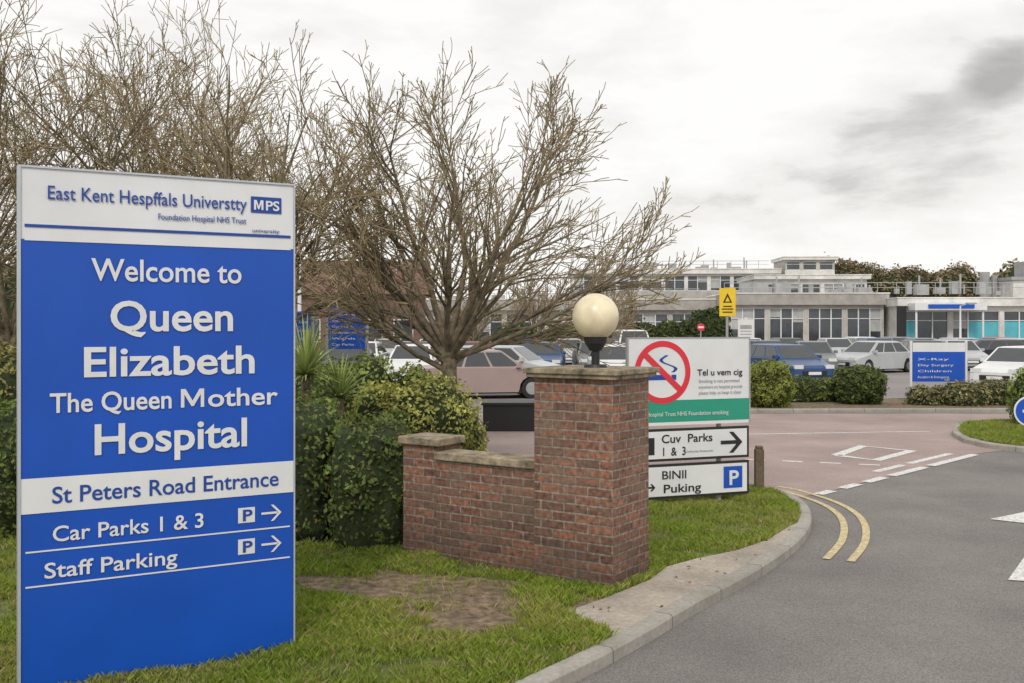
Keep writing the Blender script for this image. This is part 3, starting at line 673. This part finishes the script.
# ------------------------------------------------------------------ buildings
def facade(root,x0,x1,y,z0,z1,bay=3.2,sill=.9,head=3.1,mull=3,wall='wallw',panel=None,blind=.35,seed=1,depth=9,fasc=.9,fm='fascia'):
    rg=random.Random(seed); wl=MB();fw=MB();gl=MB();bl=MB();pn=MB()
    wl.box(x0,x1,y+.25,y+depth,z0,z1)
    wl2=MB()
    wl2.box(x0,x1,y,y+.24,head+.0005,z1-fasc)
    n=max(1,round((x1-x0)/bay)); b=(x1-x0)/n
    sp=MB(); sp.box(x0,x1,y+.02,y+.24,z0,sill-.0005)
    for i in range(n+1):
        xc=x0+i*b; a0=max(x0,xc-.18);a1=min(x1,xc+.18); wl2.box(a0,a1,y,y+.24,sill,head)
    for i in range(n):
        a=x0+i*b+.181; c=x0+(i+1)*b-.181
        gl.quad((a,y+.16,sill),(c,y+.16,sill),(c,y+.16,head),(a,y+.16,head))
        k=mull; wv=(c-a)/k
        for j in range(k+1): fw.box(a+j*wv-.045,a+j*wv+.045,y+.06,y+.15,sill,head)
        fw.box(a,c,y+.07,y+.14,head-.06,head-.001); fw.box(a,c,y+.07,y+.14,sill+.001,sill+.07); fw.box(a,c,y+.075,y+.135,head-(head-sill)*.3-.03,head-(head-sill)*.3+.03)
        for j in range(k):
            if rg.random()<blind:
                hh=rg.uniform(.25,.9); bl.quad((a+j*wv+.04,y+.155,head-(head-sill)*hh),(a+(j+1)*wv-.04,y+.155,head-(head-sill)*hh),(a+(j+1)*wv-.04,y+.155,head-.07),(a+j*wv+.04,y+.155,head-.07))
            elif panel and rg.random()<.8:
                pn.quad((a+j*wv+.04,y+.155,sill+.08),(a+(j+1)*wv-.04,y+.155,sill+.08),(a+(j+1)*wv-.04,y+.155,head-(head-sill)*.32),(a+j*wv+.04,y+.155,head-(head-sill)*.32))
    wl.obj('walls',M[wall],root); wl2.obj('piers',M[wall],root); sp.obj('spandrel',M['walls' if wall=='wallw' else 'wallw'],root); fw.obj('window_frames',M['white'],root); gl.obj('glazing',M['glass'],root)
    if bl.v: bl.obj('blinds',M['blind'],root)
    if pn.v: pn.obj('panels',M[panel],root)
    MB().box(x0-.3,x1+.3,y-.45,y+depth+.2,z1-fasc+.001,z1).obj('fascia',M[fm],root)
    MB().box(x0-.36,x1+.36,y-.51,y+depth+.26,z1+.001,z1+.10).obj('roof_edge',M['wallw'],root)
def clutter(root,x0,x1,y0,y1,z,n,seed):
    g=random.Random(seed); a=MB();b=MB()
    for i in range(n):
        x=g.uniform(x0,x1);y=g.uniform(y0,y1);w=g.uniform(.3,1.4);h=g.uniform(.3,1.1); a.box(x,x+w,y,y+w,z,z+h)
        if i%2: b.cyl((x+2,y,z),(x+2,y,z+g.uniform(.6,1.8)),.08)
    x=x0
    while x<x1:
        b.cyl((x,y0-.8,z),(x,y0-.8,z+.9),.03,k=5); x+=1.6
    b.cyl((x0,y0-.8,z+.9),(x1,y0-.8,z+.9),.03,k=5); b.cyl((x0,y0-.8,z+.5),(x1,y0-.8,z+.5),.025,k=5)
    a.obj('roof_vents',M['roofg'],root); b.obj('railings',M['grey'],root)
h1=empty('hospital_building',(0,0,0),rd(-2))
facade(h1,15.0,27.6,83,0,4.75,bay=3.15,sill=.7,head=3.6,mull=3,wall='walls',blind=.4,seed=3)
facade(h1,28.0,60,80.5,0,4.3,bay=4.2,sill=.8,head=3.3,mull=3,wall='wallw',panel='turq',blind=.15,seed=5,fasc=.6,fm='wallw')
MB().box(28.5,34,78.5,80.0,3.35,3.9).obj('canopy',M['white'],h1); MB().box(29.5,33,78.4,78.499,3.5,3.8).obj('canopy_sign',M['blue'],h1)
MB().cyl((28.7,78.8,0),(28.7,78.8,3.35),.08).cyl((33.8,78.8,0),(33.8,78.8,3.35),.08).obj('canopy_posts',M['white'],h1)
MB().box(27.62,28.3,79.8,80.04,0,3.7).obj('doorway',M['black'],h1)
facade(h1,-11,14.4,88,0,4.4,bay=3.4,sill=.8,head=3.2,mull=3,wall='walls',blind=.25,seed=8)
clutter(h1,15,59,86,90,4.86,34,4); clutter(h1,-10,13.5,90,95,4.5,14,9)
h2=empty('hospital_ward_block',(0,0,0),rd(-2))
facade(h2,3,27,118,5.2,8.7,bay=2.6,sill=6.2,head=8.0,mull=2,wall='wallw',blind=.4,seed=13,depth=12,fasc=.5,fm='wallw')
facade(h2,22,33.5,106,3.5,7.4,bay=2.4,sill=5.2,head=6.5,mull=2,wall='wallw',blind=.5,seed=14,depth=9,fasc=.4,fm='wallw')
MB().box(3,27,118.3,130,0,5.19).box(22,33.5,106.3,115,0,3.49).obj('lower_walls',M['walls'],h2)
facade(h2,28.2,34,119.5,6.8,10.2,bay=1.9,sill=8.7,head=9.7,mull=1,wall='walls',blind=.5,seed=17,depth=6,fasc=.3,fm='wallw')
MB().box(28.3,33.9,120,125,0,6.79).obj('tower_base',M['walls'],h2)
clutter(h2,4,26,119,124,8.82,14,19)
h3=empty('boiler_house',(0,0,0),rd(-2))
MB().box(43.5,56,95,102,0,6.4).obj('walls',M['wallw'],h3); MB().box(43.3,56.2,94.8,102.2,6.401,6.7).obj('roof',M['roofg'],h3); MB().cyl((42.2,98,0),(42.2,98,7.3),.45).cyl((43.1,98,0),(43.1,98,7.0),.3).box(45,48,96,98,6.71,8.2).obj('chimney',M['roofg'],h3)
h4=empty('brown_roofed_building',(-9.6,62,0),rd(6))
MB().box(-4.2,4.2,0,7,0,4.2).obj('walls',M['brick_far'],h4)
v=[(-4.6,-.4,4.1),(4.6,-.4,4.1),(4.6,7.4,4.1),(-4.6,7.4,4.1),(-4.6,3.5,6.4),(4.6,3.5,6.4)]
mobj('roof',v,[[0,1,5,4],[2,3,4,5],[1,2,5],[3,0,4],[0,3,2,1]],M['tile'],h4)
a=MB();b=MB()
for i in range(4):
    x=-3.4+i*1.9; a.box(x-.06,x+1.16,-.06,.02,1.14,2.56); b.box(x,x+1.1,-.08,-.061,1.2,2.5)
a.obj('window_frames',M['white'],h4); b.obj('glazing',M['glass'],h4)

# ------------------------------------------------------------------ sky, sun, camera
SE=math.radians(42); SA=math.radians(188)
w=bpy.data.worlds.new('World'); scene.world=w; w.use_nodes=True; nt=w.node_tree; L=nt.links
bg=nt.nodes['Background']; bg.inputs['Strength'].default_value=.1
sky=nd(nt,'ShaderNodeTexSky',sky_type='NISHITA'); sky.sun_disc=False; sky.sun_elevation=SE; sky.sun_rotation=SA
tc=nd(nt,'ShaderNodeTexCoord')
mp=nd(nt,'ShaderNodeMapping'); mp.inputs['Scale'].default_value=(3.8,3.8,11.0); mp.inputs['Location'].default_value=(1.3,.2,.4)
L.new(tc.outputs['Generated'],mp.inputs['Vector'])
n=nd(nt,'ShaderNodeTexNoise'); n.inputs['Scale'].default_value=1; n.inputs['Detail'].default_value=7; n.inputs['Roughness'].default_value=.6; n.inputs['Distortion'].default_value=.15
L.new(mp.outputs[0],n.inputs['Vector'])
def blob(c,rad,amt):
    sb=nd(nt,'ShaderNodeVectorMath',operation='SUBTRACT'); L.new(tc.outputs['Generated'],sb.inputs[0]); sb.inputs[1].default_value=c
    ml=nd(nt,'ShaderNodeVectorMath',operation='MULTIPLY'); L.new(sb.outputs[0],ml.inputs[0]); ml.inputs[1].default_value=(1/rad[0],.3/rad[0],1/rad[1])
    ln=nd(nt,'ShaderNodeVectorMath',operation='LENGTH'); L.new(ml.outputs[0],ln.inputs[0])
    mr=nd(nt,'ShaderNodeMapRange'); mr.interpolation_type='SMOOTHSTEP'; L.new(ln.outputs['Value'],mr.inputs[0]); mr.inputs[1].default_value=.2; mr.inputs[2].default_value=1.1; mr.inputs[3].default_value=amt; mr.inputs[4].default_value=0
    return mr.outputs[0]
acc=n.outputs['Fac']
for c,r_,a_ in(((.34,.92,.145),(.24,.085),.18),((.43,.87,.222),(.045,.035),.26),((.0,.95,.31),(.07,.035),.17),((-.3,.9,.25),(.4,.2),-.10),((.2,.93,.2),(.14,.12),-.10),((.26,.93,.28),(.2,.06),-.08),((.27,.95,.12),(.05,.02),-.14)):
    s_=nd(nt,'ShaderNodeMath',operation='SUBTRACT'); L.new(acc,s_.inputs[0]); L.new(blob(c,r_,a_),s_.inputs[1]); acc=s_.outputs[0]
rp=nd(nt,'ShaderNodeValToRGB'); L.new(acc,rp.inputs['Fac']); e=rp.color_ramp.elements
e[0].position=.14; e[0].color=(.46,.445,.43,1); e[1].position=.54; e[1].color=(.97,.96,.94,1)
x=e.new(.28); x.color=(.64,.63,.61,1); x=e.new(.38); x.color=(.86,.845,.82,1)
sc=nd(nt,'ShaderNodeVectorMath',operation='SCALE'); sc.inputs['Scale'].default_value=10.5; L.new(rp.outputs[0],sc.inputs[0])
mx=nd(nt,'ShaderNodeMix',data_type='RGBA'); mx.inputs[0].default_value=.97; L.new(sky.outputs[0],mx.inputs[6]); L.new(sc.outputs[0],mx.inputs[7])
L.new(mx.outputs[2],bg.inputs['Color'])
sd=bpy.data.lights.new('sun','SUN'); sd.energy=1.5; sd.angle=math.radians(10); sd.color=(1,.93,.84)
so=link(bpy.data.objects.new('sun',sd))
v=Vector((math.sin(SA)*math.cos(SE),math.cos(SA)*math.cos(SE),math.sin(SE))); so.rotation_euler=v.to_track_quat('Z','Y').to_euler()
cd=bpy.data.cameras.new('camera'); cam=link(bpy.data.objects.new('camera',cd)); cam.location=(0,0,2.2); cam.rotation_euler=(math.pi/2,0,0)
cd.sensor_width=36; cd.lens=35.16; cd.shift_y=-16.5/1024; cd.clip_end=3000; cd.clip_start=.05
scene.camera=cam
scene.view_settings.view_transform='Standard'; scene.view_settings.look='None'; scene.view_settings.exposure=0
